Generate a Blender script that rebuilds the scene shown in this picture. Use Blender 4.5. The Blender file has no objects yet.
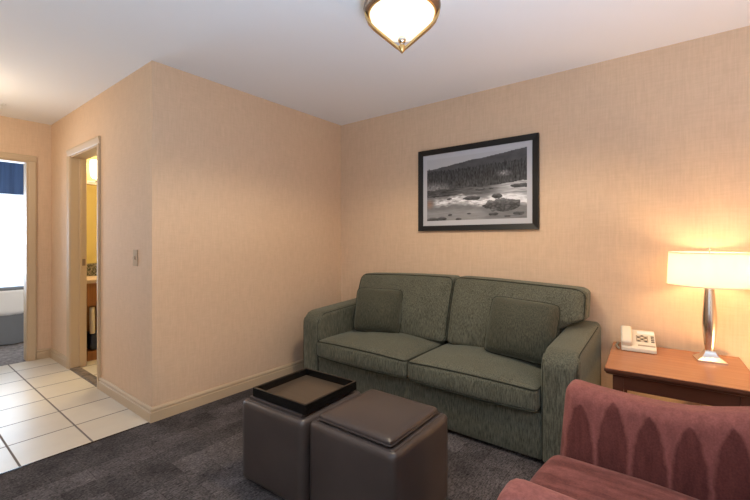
import bpy, bmesh, math, random
from mathutils import Vector, Matrix, noise
random.seed(7)
S = bpy.context.scene
COL = S.collection
R = math.radians

# ------------------------------------------------------------------ camera
cam_d = bpy.data.cameras.new('camera')
cam = bpy.data.objects.new('camera', cam_d)
COL.objects.link(cam)
cam.location = (2.791, -1.155, 1.224)
cam.rotation_euler = (R(90), 0, R(37.63))
cam_d.sensor_width = 36.0
cam_d.lens = 36.0 * 388.0 / 750.0
cam_d.shift_y = -9.5 / 750.0
cam_d.clip_start = 0.02
S.camera = cam

# ------------------------------------------------------------------ world, light, exposure
S.view_settings.view_transform = 'Standard'
S.view_settings.look = 'None'
S.view_settings.gamma = 1.0
S.view_settings.use_curve_mapping = False
S.view_settings.exposure = 0.25
W = bpy.data.worlds.new('daylight')
S.world = W
W.use_nodes = True
bg = W.node_tree.nodes['Background']
bg.inputs['Color'].default_value = (0.80, 0.90, 1.0, 1)
bg.inputs['Strength'].default_value = 1.25


def area(name, loc, rot, sx, sy, power, color, spread=180):
    d = bpy.data.lights.new(name, 'AREA')
    d.shape = 'RECTANGLE'
    d.size = sx
    d.size_y = sy
    d.energy = power
    d.color = color
    d.spread = R(spread)
    o = bpy.data.objects.new(name, d)
    o.location = loc
    o.rotation_euler = rot
    COL.objects.link(o)
    return o


# daylight in the window openings (living room window behind the camera, bedroom window)
area('living_window_daylight', (1.9, -3.28, 1.42), (R(-128), 0, R(180)), 2.4, 1.4, 4, (0.82, 0.90, 1.0))
area('bedroom_window_daylight', (-4.93, -0.6, 1.35), (0, R(-90), 0), 1.5, 2.4, 130, (0.60, 0.79, 1.0))


def bulb(name, loc, power, color, radius, cone=None):
    d = bpy.data.lights.new(name, 'SPOT' if cone else 'POINT')
    if cone:
        d.spot_size = R(cone)
        d.spot_blend = 0.35
    d.energy = power
    d.color = color
    d.shadow_soft_size = radius
    o = bpy.data.objects.new(name, d)
    o.location = loc
    COL.objects.link(o)
    return o


# added upward fill inside the room, brightens the ceiling like bounced daylight
area('ceiling_fill_light', (3.40, -1.15, 0.30), (R(180), 0, 0), 0.9, 0.9, 88, (0.50, 0.72, 1.0), 160)
# added warm fill light for the entry hall, without a fixture
bulb('hall_fill_light', (-1.45, -1.0, 2.02), 16, (1.0, 0.80, 0.56), 0.16)


# ------------------------------------------------------------------ node helpers
def mat(name, color=(0.5, 0.5, 0.5), rough=0.6, metal=0.0, spec=0.5):
    m = bpy.data.materials.new(name)
    m.use_nodes = True
    b = m.node_tree.nodes['Principled BSDF']
    b.inputs['Base Color'].default_value = (*color, 1)
    b.inputs['Roughness'].default_value = rough
    b.inputs['Metallic'].default_value = metal
    b.inputs['Specular IOR Level'].default_value = spec
    return m


class NT:
    """small shorthand around a material's node tree"""
    def __init__(self, m):
        self.m = m
        self.t = m.node_tree
        self.b = self.t.nodes['Principled BSDF']

    def n(self, kind, **kw):
        x = self.t.nodes.new(kind)
        for k, v in kw.items():
            if k in x.inputs:
                x.inputs[k].default_value = v
            else:
                setattr(x, k, v)
        return x

    def l(self, a, b):
        self.t.links.new(a, b)

    def coord(self, scale=(1, 1, 1), rot=(0, 0, 0), loc=(0, 0, 0)):
        c = self.n('ShaderNodeTexCoord')
        mp = self.n('ShaderNodeMapping')
        mp.inputs['Scale'].default_value = scale
        mp.inputs['Rotation'].default_value = rot
        mp.inputs['Location'].default_value = loc
        self.l(c.outputs['Object'], mp.inputs['Vector'])
        return mp.outputs['Vector']

    def noise(self, vec, scale, detail=4, rough=0.55):
        x = self.n('ShaderNodeTexNoise')
        x.inputs['Scale'].default_value = scale
        x.inputs['Detail'].default_value = detail
        x.inputs['Roughness'].default_value = rough
        self.l(vec, x.inputs['Vector'])
        return x.outputs['Fac']

    def ramp(self, fac, stops):
        x = self.n('ShaderNodeValToRGB')
        e = x.color_ramp.elements
        while len(e) < len(stops):
            e.new(0.5)
        for i, (p, c) in enumerate(stops):
            e[i].position = p
            e[i].color = (*c, 1) if len(c) == 3 else c
        self.l(fac, x.inputs['Fac'])
        return x.outputs['Color']

    def math(self, op, a, b=None, c=None):
        x = self.n('ShaderNodeMath', operation=op)
        for i, v in enumerate((a, b, c)):
            if v is None:
                continue
            if isinstance(v, (int, float)):
                x.inputs[i].default_value = v
            else:
                self.l(v, x.inputs[i])
        return x.outputs[0]

    def mix(self, fac, a, b, mode='MIX'):
        x = self.n('ShaderNodeMix', data_type='RGBA', blend_type=mode)
        for s, v in ((x.inputs[0], fac), (x.inputs[6], a), (x.inputs[7], b)):
            if isinstance(v, (int, float)):
                s.default_value = v
            elif isinstance(v, tuple):
                s.default_value = (*v, 1)
            else:
                self.l(v, s)
        return x.outputs[2]

    def base(self, c):
        self.l(c, self.b.inputs['Base Color'])

    def bump(self, h, strength=0.3, dist=0.002):
        x = self.n('ShaderNodeBump')
        x.inputs['Strength'].default_value = strength
        x.inputs['Distance'].default_value = dist
        self.l(h, x.inputs['Height'])
        self.l(x.outputs['Normal'], self.b.inputs['Normal'])


# ------------------------------------------------------------------ materials
def wallpaper(name, c1, c2):
    m = mat(name, c1, 0.75, spec=0.25)
    k = NT(m)
    v = k.coord((1, 1, 1))
    vs = k.coord((150, 150, 8))
    hs = k.coord((12, 12, 130))
    a = k.noise(vs, 1.0, 3)
    b = k.noise(hs, 1.0, 3)
    d = k.noise(v, 2.2, 3)
    f = k.noise(k.coord((26, 26, 13)), 1.0, 3)
    s = k.math('ADD', k.math('MULTIPLY', a, 0.40), k.math('MULTIPLY', b, 0.28))
    s = k.math('ADD', s, k.math('MULTIPLY', f, 0.22))
    s = k.math('ADD', s, k.math('MULTIPLY', d, 0.10))
    k.base(k.ramp(s, [(0.40, c2), (0.60, c1)]))
    k.bump(s, 0.15, 0.001)
    return m


M = {}
M['wall'] = wallpaper('woven_wallpaper', (0.725, 0.522, 0.358), (0.655, 0.465, 0.314))
M['wall_plain'] = mat('plain_wall_paint', (0.66, 0.58, 0.48), 0.7)
M['ceiling'] = mat('ceiling_paint', (0.88, 0.87, 0.87), 0.85, spec=0.2)
k = NT(M['ceiling'])
k.bump(k.noise(k.coord(), 90, 3), 0.12, 0.002)
M['trim'] = mat('cream_trim_paint', (0.55, 0.41, 0.265), 0.5)
M['bath_wall'] = mat('yellow_bathroom_wall', (0.68, 0.53, 0.20), 0.6)
M['white'] = mat('white_paint', (0.8, 0.8, 0.78), 0.5)

# carpet
M['carpet'] = mat('charcoal_patterned_carpet', (0.06, 0.05, 0.055), 0.95, spec=0.1)
k = NT(M['carpet'])
br = k.n('ShaderNodeTexBrick', offset=0.5, squash=1.0)
br.inputs['Scale'].default_value = 1.0
br.inputs['Mortar Size'].default_value = 0.002
br.inputs['Mortar Smooth'].default_value = 0.4
br.inputs['Brick Width'].default_value = 0.30
br.inputs['Row Height'].default_value = 0.15
br.inputs['Color1'].default_value = (0.062, 0.056, 0.055, 1)
br.inputs['Color2'].default_value = (0.108, 0.098, 0.096, 1)
br.inputs['Mortar'].default_value = (0.056, 0.049, 0.049, 1)
k.l(k.coord(rot=(0, 0, R(90))), br.inputs['Vector'])
fib = k.noise(k.coord((1, 1, 1)), 85, 5, 0.75)
thr = k.noise(k.coord((210, 26, 26)), 1.0, 2)
big = k.noise(k.coord(), 5.5, 4)
s = k.math('ADD', k.math('MULTIPLY', fib, 0.62), k.math('MULTIPLY', thr, 0.38))
c = k.mix(1.0, br.outputs['Color'], k.ramp(s, [(0.36, (0.16, 0.155, 0.16)), (0.64, (1.95, 1.90, 1.90))]), 'MULTIPLY')
c = k.mix(1.0, c, k.ramp(big, [(0.3, (0.62, 0.61, 0.61)), (0.7, (1.28, 1.28, 1.28))]), 'MULTIPLY')
k.base(c)
k.bump(s, 0.7, 0.006)

# tile
M['tile'] = mat('cream_ceramic_tile', (0.62, 0.55, 0.44), 0.28)
k = NT(M['tile'])
br = k.n('ShaderNodeTexBrick', offset=0.0, squash=1.0)
br.inputs['Scale'].default_value = 1.0
br.inputs['Mortar Size'].default_value = 0.0055
br.inputs['Mortar Smooth'].default_value = 0.1
br.inputs['Brick Width'].default_value = 0.347
br.inputs['Row Height'].default_value = 0.330
br.inputs['Color1'].default_value = (0.66, 0.59, 0.48, 1)
br.inputs['Color2'].default_value = (0.61, 0.54, 0.43, 1)
br.inputs['Mortar'].default_value = (0.17, 0.14, 0.12, 1)
k.l(k.coord(loc=(0.005, 0.004, 0)), br.inputs['Vector'])
mott = k.noise(k.coord(), 9, 5)
k.base(k.mix(1.0, br.outputs['Color'], k.ramp(mott, [(0.2, (0.96, 0.955, 0.95)), (0.8, (1.03, 1.03, 1.03))]), 'MULTIPLY'))
k.l(k.math('ADD', k.math('MULTIPLY', br.outputs['Fac'], 0.5), 0.36), k.b.inputs['Roughness'])
k.bump(k.math('SUBTRACT', 1.0, br.outputs['Fac']), 0.5, 0.002)

M['marble'] = mat('brown_marble', (0.13, 0.10, 0.08), 0.35)
k = NT(M['marble'])
k.base(k.ramp(k.noise(k.coord(), 28, 6), [(0.35, (0.06, 0.045, 0.04)), (0.65, (0.26, 0.21, 0.17))]))
M['granite'] = mat('speckled_granite', (0.2, 0.18, 0.15), 0.25)
k = NT(M['granite'])
k.base(k.ramp(k.noise(k.coord(), 75, 4), [(0.42, (0.035, 0.04, 0.03)), (0.62, (0.30, 0.27, 0.20))]))


def chenille(name, dark, light):
    m = mat(name, light, 0.92, spec=0.15)
    k = NT(m)
    a = k.noise(k.coord((210, 210, 22)), 1.0, 3, 0.6)
    b = k.noise(k.coord((1, 1, 1)), 140, 2)
    g = k.noise(k.coord(), 6, 3)
    s = k.math('ADD', k.math('MULTIPLY', a, 0.74), k.math('MULTIPLY', b, 0.16))
    s = k.math('ADD', s, k.math('MULTIPLY', g, 0.10))
    k.base(k.ramp(s, [(0.36, dark), (0.62, light)]))
    k.b.inputs['Sheen Weight'].default_value = 0.25
    k.b.inputs['Sheen Roughness'].default_value = 0.5
    k.b.inputs['Sheen Tint'].default_value = (0.7, 0.75, 0.6, 1)
    k.bump(s, 0.35, 0.003)
    return m


M['green'] = chenille('green_chenille', (0.044, 0.046, 0.033), (0.158, 0.153, 0.110))
M['green_pillow'] = chenille('green_pillow_chenille', (0.034, 0.035, 0.024), (0.090, 0.087, 0.060))
M['green_piping'] = mat('dark_green_piping', (0.042, 0.043, 0.031), 0.9, spec=0.1)
M['black_foot'] = mat('black_plastic_foot', (0.015, 0.014, 0.013), 0.6)

M['leather'] = mat('taupe_leather', (0.085, 0.062, 0.055), 0.36)
k = NT(M['leather'])
vor = k.n('ShaderNodeTexVoronoi')
vor.inputs['Scale'].default_value = 260
k.l(k.coord(), vor.inputs['Vector'])
g = k.noise(k.coord(), 5, 4)
k.base(k.ramp(g, [(0.3, (0.052, 0.039, 0.035)), (0.7, (0.070, 0.053, 0.047))]))
k.bump(vor.outputs['Distance'], 0.25, 0.0012)
M['tray_black'] = mat('black_lacquer', (0.006, 0.0055, 0.005), 0.22, spec=0.35)
M['tray_floor'] = mat('brown_tray_laminate', (0.105, 0.070, 0.042), 0.38)
k = NT(M['tray_floor'])
k.base(k.ramp(k.noise(k.coord((3, 60, 3)), 1.0, 4), [(0.3, (0.066, 0.047, 0.031)), (0.7, (0.084, 0.060, 0.040))]))


def wood(name, dark, light, rough, axis=0, scale=1.0):
    m = mat(name, light, rough)
    k = NT(m)
    sc = [22 * scale] * 3
    sc[axis] = 1.6 * scale
    a = k.noise(k.coord(tuple(sc)), 1.6, 5, 0.6)
    k.base(k.ramp(a, [(0.3, dark), (0.7, light)]))
    return m


M['cherry'] = wood('cherry_table_top', (0.34, 0.125, 0.050), (0.45, 0.178, 0.075), 0.26)
M['cherry_dark'] = wood('dark_cherry_wood', (0.075, 0.027, 0.015), (0.125, 0.046, 0.025), 0.35)
M['vanity'] = wood('vanity_wood', (0.24, 0.09, 0.025), (0.34, 0.14, 0.045), 0.4, 2)
M['steel'] = mat('brushed_steel', (0.66, 0.60, 0.54), 0.24, 1.0)
M['bronze'] = mat('antique_bronze', (0.26, 0.19, 0.14), 0.38, 0.85)
M['brass'] = mat('warm_brass', (0.62, 0.40, 0.16), 0.35, 0.9)
M['frame'] = mat('black_frame_lacquer', (0.014, 0.013, 0.012), 0.45, spec=0.3)
M['mount'] = mat('pale_grey_picture_mat', (0.50, 0.50, 0.53), 0.8)
M['phone'] = mat('ivory_phone_plastic', (0.74, 0.66, 0.52), 0.4)
M['phone_dark'] = mat('grey_phone_button', (0.10, 0.085, 0.07), 0.5)
M['phone_mid'] = mat('tan_phone_recess', (0.38, 0.30, 0.20), 0.5)
M['plate'] = mat('beige_switch_plate', (0.54, 0.41, 0.29), 0.75, spec=0.1)
M['sheet'] = mat('white_bed_linen', (0.82, 0.82, 0.84), 0.85)
M['skirt'] = mat('slate_bed_skirt', (0.19, 0.205, 0.235), 0.9)
M['blue'] = mat('navy_curtain', (0.030, 0.055, 0.115), 0.85)
k = NT(M['blue'])
k.base(k.ramp(k.noise(k.coord((30, 30, 1.2)), 1.0, 3), [(0.3, (0.024, 0.045, 0.10)), (0.7, (0.045, 0.075, 0.15))]))
M['bedcarpet'] = mat('grey_bedroom_carpet', (0.16, 0.145, 0.14), 0.95, spec=0.1)
k = NT(M['bedcarpet'])
k.base(k.ramp(k.noise(k.coord(), 18, 5, 0.7), [(0.35, (0.14, 0.128, 0.125)), (0.65, (0.34, 0.305, 0.30))]))
M['navy'] = mat('navy_plastic', (0.012, 0.020, 0.045), 0.5)
M['towel'] = mat('white_towel_cotton', (0.80, 0.74, 0.62), 0.95)
M['mirror'] = mat('mirror_silver', (0.92, 0.90, 0.82), 0.03, 1.0)
M['glass'] = mat('window_glass', (1, 1, 1), 0.0)
NT(M['glass']).b.inputs['Transmission Weight'].default_value = 1.0
NT(M['glass']).b.inputs['IOR'].default_value = 1.02


def glow(name, color, strength, base=(0.8, 0.75, 0.65)):
    m = mat(name, base, 0.5)
    b = m.node_tree.nodes['Principled BSDF']
    b.inputs['Emission Color'].default_value = (*color, 1)
    b.inputs['Emission Strength'].default_value = strength
    return m


M['bowl'] = glow('lit_frosted_glass', (1.0, 0.93, 0.72), 1.0)
M['bath_bulb'] = glow('lit_vanity_glass', (1.0, 0.93, 0.78), 4.0)

# fabric lampshade: lets the bulb's light through
M['shade'] = mat('cream_lampshade_fabric', (0.93, 0.89, 0.80), 0.8)
k = NT(M['shade'])
tr = k.n('ShaderNodeBsdfTranslucent')
tr.inputs['Color'].default_value = (0.97, 0.92, 0.80, 1)
mx = k.n('ShaderNodeMixShader')
mx.inputs[0].default_value = 0.72
k.l(k.b.outputs[0], mx.inputs[1])
k.l(tr.outputs[0], mx.inputs[2])
k.l(mx.outputs[0], k.t.nodes['Material Output'].inputs['Surface'])

# armchair velour, with and without the printed drops
def velour(name, drops):
    m = mat(name, (0.24, 0.075, 0.065), 0.9, spec=0.15)
    k = NT(m)
    a = k.noise(k.coord((40, 40, 9)), 1.0, 4, 0.65)
    b = k.noise(k.coord((1, 1, 1)), 170, 2)
    s = k.math('ADD', k.math('MULTIPLY', a, 0.6), k.math('MULTIPLY', b, 0.4))
    pink = k.ramp(s, [(0.34, (0.185, 0.062, 0.053)), (0.66, (0.305, 0.108, 0.090))])
    wine = k.ramp(s, [(0.34, (0.088, 0.026, 0.022)), (0.66, (0.165, 0.050, 0.041))])
    if drops:
        sep = k.n('ShaderNodeSeparateXYZ')
        k.l(k.coord(), sep.inputs[0])
        P = 0.110
        X = k.math('ADD', sep.outputs['X'], 0.082)
        Z = sep.outputs['Z']
        wob = k.math('MULTIPLY', k.math('SUBTRACT', k.noise(k.coord(), 22, 3), 0.5), 0.06)
        cell = k.math('FLOOR', k.math('DIVIDE', X, P))
        fr = k.math('SUBTRACT', k.math('SUBTRACT', X, k.math('MULTIPLY', cell, P)), P / 2)
        ax = k.math('ABSOLUTE', k.math('ADD', fr, k.math('MULTIPLY', wob, 0.35)))
        hi = k.math('MULTIPLY', k.math('SINE', k.math('MULTIPLY', cell, 2.4)), 0.018)
        t = k.math('DIVIDE', k.math('SUBTRACT', k.math('ADD', hi, 0.612), Z), 0.21)   # 0 at the tip, 1 low down
        t = k.math('ADD', t, wob)
        tc = k.math('MAXIMUM', t, 0.0)
        w = k.math('MULTIPLY', k.math('POWER', tc, 0.50), k.math('SUBTRACT', 0.070, k.math('MULTIPLY', k.math('MULTIPLY', tc, tc), 0.016)))
        inside = k.math('MULTIPLY', k.math('SUBTRACT', w, ax), 95.0)
        inside = k.math('MINIMUM', k.math('MAXIMUM', inside, 0.0), 1.0)
        k.base(k.mix(inside, pink, wine))
    else:
        st = k.noise(k.coord((5, 26, 26)), 1.0, 4)
        k.base(k.mix(k.ramp(st, [(0.36, (0.35, 0.35, 0.35)), (0.60, (1, 1, 1))]), pink, wine) if drops is None else pink)
    k.b.inputs['Sheen Weight'].default_value = 0.22
    k.b.inputs['Sheen Roughness'].default_value = 0.45
    k.b.inputs['Sheen Tint'].default_value = (1.0, 0.62, 0.52, 1)
    k.bump(s, 0.3, 0.003)
    return m


M['velour'] = velour('rose_velour', False)
M['velour_drops'] = velour('rose_velour_with_wine_drops', True)
M['velour_seat'] = velour('wine_velour_seat', None)


# ------------------------------------------------------------------ mesh helpers
def obj(name, bm, m, parent=None, smooth=True, recalc=True):
    """link bm as ONE mesh object (world coordinates are kept when parented)"""
    if recalc:
        bmesh.ops.recalc_face_normals(bm, faces=bm.faces)
    me = bpy.data.meshes.new(name)
    bm.to_mesh(me)
    bm.free()
    for mm in (m if isinstance(m, (list, tuple)) else [m]):
        me.materials.append(mm)
    if smooth:
        for p in me.polygons:
            p.use_smooth = True
        try:
            me.set_sharp_from_angle(angle=R(38))
        except Exception:
            pass
    o = bpy.data.objects.new(name, me)
    COL.objects.link(o)
    if parent is not None:
        o.parent = parent
        o.matrix_parent_inverse = world(parent).inverted()
    return o


def world(o):
    mw = o.matrix_basis.copy()
    if o.parent is not None:
        mw = world(o.parent) @ o.matrix_parent_inverse @ mw
    return mw


def thing(name, label, cat, loc=(0, 0, 0), rz=0, group=None):
    o = bpy.data.objects.new(name, None)
    o.empty_display_size = 0.1
    o.location = loc
    o.rotation_euler = (0, 0, rz)
    COL.objects.link(o)
    return tag(o, label, cat, group)


def tag(o, label, cat, group=None):
    o['label'] = label
    o['category'] = cat
    if group:
        o['group'] = group
    return o


def struct(name, bm, m, parent=None, label=None, smooth=False):
    o = obj(name, bm, m, parent, smooth)
    if parent is None:
        o['kind'] = 'structure'
    return o


def box(bm, lo, hi, bev=0.0, seg=2):
    lo = Vector(lo)
    hi = Vector(hi)
    r = bmesh.ops.create_cube(bm, size=1.0)
    vs = r['verts']
    for v in vs:
        v.co = Vector((lo[i] + (v.co[i] + 0.5) * (hi[i] - lo[i]) for i in range(3)))
    if bev > 0:
        es = list({e for v in vs for e in v.link_edges})
        bmesh.ops.bevel(bm, geom=es, offset=bev, segments=seg, profile=0.5, affect='EDGES')
    return bm


def B(lo, hi, bev=0.0, seg=2):
    return box(bmesh.new(), lo, hi, bev, seg)


def soft(size, r, n=14, bulge=(0, 0, 0), deform=None):
    """rounded box with bulging faces, centred on the origin"""
    bm = bmesh.new()
    bmesh.ops.create_cube(bm, size=2.0)
    bmesh.ops.subdivide_edges(bm, edges=bm.edges[:], cuts=n, use_grid_fill=True)
    h = [s / 2 for s in size]
    for v in bm.verts:
        u = v.co.copy()
        # bunch the vertices towards the edges so that the rounding is resolved
        q = Vector([math.copysign(abs(c) ** 0.75, c) * h[i] for i, c in enumerate(u)])
        inner = Vector([max(-(h[i] - r), min(h[i] - r, q[i])) for i in range(3)])
        d = q - inner
        if d.length > 1e-9:
            # push to the rounded surface
            outer = d.normalized() * r if (abs(d.x) > 1e-9) + (abs(d.y) > 1e-9) + (abs(d.z) > 1e-9) > 1 else d
            q = inner + outer
        for i in range(3):
            if bulge[i]:
                j, kx = (i + 1) % 3, (i + 2) % 3
                q[i] += math.copysign(1, u[i]) * abs(u[i]) * bulge[i] * (1 - u[j] ** 2) * (1 - u[kx] ** 2)
        v.co = q
    if deform:
        for v in bm.verts:
            v.co = deform(v.co.copy())
    return bm


def place(bm, mtx):
    bmesh.ops.transform(bm, matrix=mtx, verts=bm.verts[:])
    return bm


def T(x, y, z, rz=0, rx=0, ry=0):
    return Matrix.Translation((x, y, z)) @ Matrix.Rotation(rz, 4, 'Z') @ Matrix.Rotation(rx, 4, 'X') @ Matrix.Rotation(ry, 4, 'Y')


def tube(bm, pts, r, closed=False, n=8):
    pts = [Vector(p) for p in pts]
    N = len(pts)
    rings = []
    up = Vector((0.13, 0.21, 1)).normalized()
    for i, p in enumerate(pts):
        a = pts[(i - 1) % N] if (closed or i > 0) else p
        b = pts[(i + 1) % N] if (closed or i < N - 1) else p
        t = (b - a).normalized()
        s = t.cross(up)
        if s.length < 1e-4:
            s = t.cross(Vector((1, 0, 0)))
        s.normalize()
        w = s.cross(t)
        rr = r[i] if isinstance(r, (list, tuple)) else r
        rings.append([bm.verts.new(p + (s * math.cos(2 * math.pi * k / n) + w * math.sin(2 * math.pi * k / n)) * rr) for k in range(n)])
    for i in range(N if closed else N - 1):
        A, C = rings[i], rings[(i + 1) % N]
        for k in range(n):
            bm.faces.new((A[k], A[(k + 1) % n], C[(k + 1) % n], C[k]))
    if not closed:
        bm.faces.new(rings[0][::-1])
        bm.faces.new(rings[-1])
    return bm


def lathe(bm, prof, n=40, c=(0, 0, 0), closed=False):
    """prof: (radius, z) pairs"""
    rings = []
    for r, z in prof:
        if r < 1e-6:
            rings.append([bm.verts.new((c[0], c[1], c[2] + z))])
        else:
            rings.append([bm.verts.new((c[0] + r * math.cos(2 * math.pi * k / n), c[1] + r * math.sin(2 * math.pi * k / n), c[2] + z)) for k in range(n)])
    pairs = list(zip(rings, rings[1:]))
    if closed:
        pairs.append((rings[-1], rings[0]))
    for A, C in pairs:
        for k in range(n):
            a, b = A[k % len(A)], A[(k + 1) % len(A)]
            d, e = C[k % len(C)], C[(k + 1) % len(C)]
            f = []
            for v in (a, b, e, d):
                if v not in f:
                    f.append(v)
            if len(f) > 2:
                bm.faces.new(f)
    return bm


def prism(bm, poly, axis, a, b, bev=0.0, seg=2):
    """extrude a 2-D polygon along axis 0/1/2 from a to b (poly in the two other axes, in order)"""
    def P(p, t):
        q = list(p)
        q.insert(axis, t)
        return q
    A = [bm.verts.new(P(p, a)) for p in poly]
    C = [bm.verts.new(P(p, b)) for p in poly]
    n = len(poly)
    fs = [bm.faces.new(A[::-1]), bm.faces.new(C)]
    for i in range(n):
        fs.append(bm.faces.new((A[i], A[(i + 1) % n], C[(i + 1) % n], C[i])))
    if bev:
        bmesh.ops.recalc_face_normals(bm, faces=fs)
        es = list({e for f in fs[:2] for e in f.edges})
        bmesh.ops.bevel(bm, geom=es, offset=bev, segments=seg, profile=0.5, affect='EDGES')
    return bm


# ------------------------------------------------------------------ the setting
H = 2.44            # ceiling height
YB = 1.877          # wall behind the sofa
XL = -2.404         # hall end wall with the bedroom door
XR, YF = 4.05, -3.2
TH = 0.12

struct('wall_back', B((0, YB, 0), (XR + TH, YB + TH, H)), M['wall'])
struct('wall_left', B((-TH, TH, 0), (0, YB + TH, H)), M['wall'])
struct('wall_right', B((XR, YF, 0), (XR + TH, YB, H)), M['wall'])
bm = bmesh.new()   # wall with the bathroom door opening
DX0, DX1, DH = -1.760, -1.020, 2.03
box(bm, (XL, 0, 0), (DX0, TH, H))
box(bm, (DX1, 0, 0), (0, TH, H))
box(bm, (DX0, 0, DH), (DX1, TH, H))
struct('wall_bathroom', bm, M['wall'])
bm = bmesh.new()   # hall end wall with the bedroom door opening
BY0, BY1 = -1.06, -0.180
box(bm, (XL - TH, YF, 0), (XL, BY0, H))
box(bm, (XL - TH, BY1, 0), (XL, YB + TH, H))
box(bm, (XL - TH, BY0, DH), (XL, BY1, H))
struct('wall_hall', bm, M['wall'])
bm = bmesh.new()   # wall behind the camera with the living room window
WX0, WX1, WZ0, WZ1 = 0.6, 3.2, 0.6, 2.2
box(bm, (XL - TH, YF - TH, 0), (WX0, YF, H))
box(bm, (WX1, YF - TH, 0), (XR + TH, YF, H))
box(bm, (WX0, YF - TH, 0), (WX1, YF, WZ0))
box(bm, (WX0, YF - TH, WZ1), (WX1, YF, H))
struct('wall_front', bm, M['wall'])
struct('ceiling', B((-5.2, YF - TH, H), (XR + TH, 2.3, H + 0.1)), M['ceiling'])
bm = bmesh.new()
box(bm, (0.0, YF - TH, -0.08), (XR + TH, YB + TH, 0))
struct('floor_carpet', bm, M['carpet'])
struct('floor_tile', B((XL, YF - TH, -0.08), (0.0, 0.0, 0)), M['tile'])
struct('floor_bathroom', B((XL, TH, -0.08), (-TH, YB + TH, 0)), M['tile'])
struct('floor_threshold', B((XL, 0.0, -0.08), (0.0, TH, -0.0005)), M['tile'])
struct('trim_1', B((DX0, -0.004, 0.0), (DX1, 0.070, 0.010), 0.003), M['marble'])
struct('trim_2', B((-0.008, YF, 0.0), (0.004, -0.02, 0.0030), 0.001), M['tray_black'])
struct('floor_bedroom', B((-5.2, YF - TH, -0.08), (XL, 2.3, 0)), M['bedcarpet'])
# bedroom shell
struct('wall_bedroom_north', B((-5.2, 2.2, 0), (XL - TH, 2.3, H)), M['wall_plain'])
struct('wall_bedroom_south', B((-5.2, YF - TH, 0), (XL - TH, YF, H)), M['wall_plain'])
bm = bmesh.new()
box(bm, (-5.12, YF, 0), (-5.0, -1.9, H))
box(bm, (-5.12, 0.7, 0), (-5.0, 2.2, H))
box(bm, (-5.12, -1.9, 0), (-5.0, 0.7, 0.55))
box(bm, (-5.12, -1.9, 2.2), (-5.0, 0.7, H))
struct('wall_bedroom_window', bm, M['wall_plain'])


def window(name, axis, c, u0, u1, z0, z1, depth):
    """frame (with its muntin) and pane; axis 0: in a wall of constant x, axis 1: constant y"""
    def P(t, u, z):
        return (t, u, z) if axis == 0 else (u, t, z)
    def bx(bm, t0, t1, a0, a1, b0, b1):
        p, q = P(t0, a0, b0), P(t1, a1, b1)
        box(bm, [min(i, j) for i, j in zip(p, q)], [max(i, j) for i, j in zip(p, q)], 0.004, 1)
    bm = bmesh.new()
    w = 0.05
    bx(bm, c, c + depth, u0, u0 + w, z0, z1)
    bx(bm, c, c + depth, u1 - w, u1, z0, z1)
    bx(bm, c, c + depth, u0 + w, u1 - w, z0, z0 + w)
    bx(bm, c, c + depth, u0 + w, u1 - w, z1 - w, z1)
    um = (u0 + u1) / 2
    bx(bm, c, c + depth, um - 0.02, um + 0.02, z0 + w, z1 - w)
    f = struct(name, bm, M['white'])
    bm = bmesh.new()
    m = c + depth / 2
    bx(bm, m - 0.004, m + 0.004, u0 + w / 2, u1 - w / 2, z0 + w / 2, z1 - w / 2)
    obj('window_pane', bm, M['glass'], f, smooth=False)
    return f


window('window_1', 1, YF - 0.115, WX0, WX1, WZ0, WZ1, 0.03)
window('window_2', 0, -5.115, -1.9, 0.7, 0.55, 2.2, 0.03)

CW = 0.062
# baseboards: a flat board with a stepped, rounded cap
BASE = [(0, 0), (0.016, 0), (0.016, 0.064), (0.009, 0.068), (0.009, 0.073), (0.014, 0.077), (0.013, 0.087), (0.007, 0.096), (0, 0.098)]


def baseboard(name, axis, wall, sign, a, b, mitre=None):
    bm = bmesh.new()
    if axis == 0:       # runs along x on a wall of constant y
        prism(bm, [(wall + sign * p, z) for p, z in BASE], 0, a, b)
    else:               # runs along y on a wall of constant x
        prism(bm, [(wall + sign * p, z) for p, z in BASE], 1, a, b)
    if mitre is not None:      # cut the end that lies at this coordinate at 45 degrees
        for v in bm.verts:
            if abs(v.co[axis] - mitre) < 1e-6:
                d = abs(v.co[1 - axis] - wall)
                v.co[axis] += d if mitre == b else -d
    return struct(name, bm, M['trim'])


baseboard('baseboard_left', 1, 0.0, 1, 0.0, YB - 0.016, 0.0)
baseboard('baseboard_back', 0, YB, -1, 0.0, XR)
baseboard('baseboard_bathroom', 0, 0.0, -1, DX1 + CW, 0.0, 0.0)
baseboard('baseboard_bathroom_end', 0, 0.0, -1, XL, DX0 - CW)
baseboard('baseboard_hall', 1, XL, 1, BY1 + CW, -0.016)
baseboard('baseboard_hall_front', 1, XL, 1, YF, BY0 - CW)
baseboard('baseboard_right', 1, XR, -1, YF, YB - 0.016)

# door casings and jambs
CAS = [(0, 0), (CW, 0), (CW, 0.016), (CW - 0.012, 0.019), (0.018, 0.012), (0.008, 0.010), (0, 0.006)]


def casing_x(name, x0, x1, h, y, sgn):      # around an opening in a wall of constant y
    bm = bmesh.new()
    prism(bm, [(x0 - p, y + sgn * d) for p, d in CAS], 2, 0, h)
    prism(bm, [(x1 + p, y + sgn * d) for p, d in CAS], 2, 0, h)
    prism(bm, [(y + sgn * d, h + p) for p, d in CAS], 0, x0 - CW, x1 + CW)
    return struct(name, bm, M['trim'])


def casing_y(name, y0, y1, h, x, sgn):
    bm = bmesh.new()
    prism(bm, [(x + sgn * d, y0 - p) for p, d in CAS], 2, 0, h)
    prism(bm, [(x + sgn * d, y1 + p) for p, d in CAS], 2, 0, h)
    prism(bm, [(x + sgn * d, h + p) for p, d in CAS], 1, y0 - CW, y1 + CW)
    return struct(name, bm, M['trim'])


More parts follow.
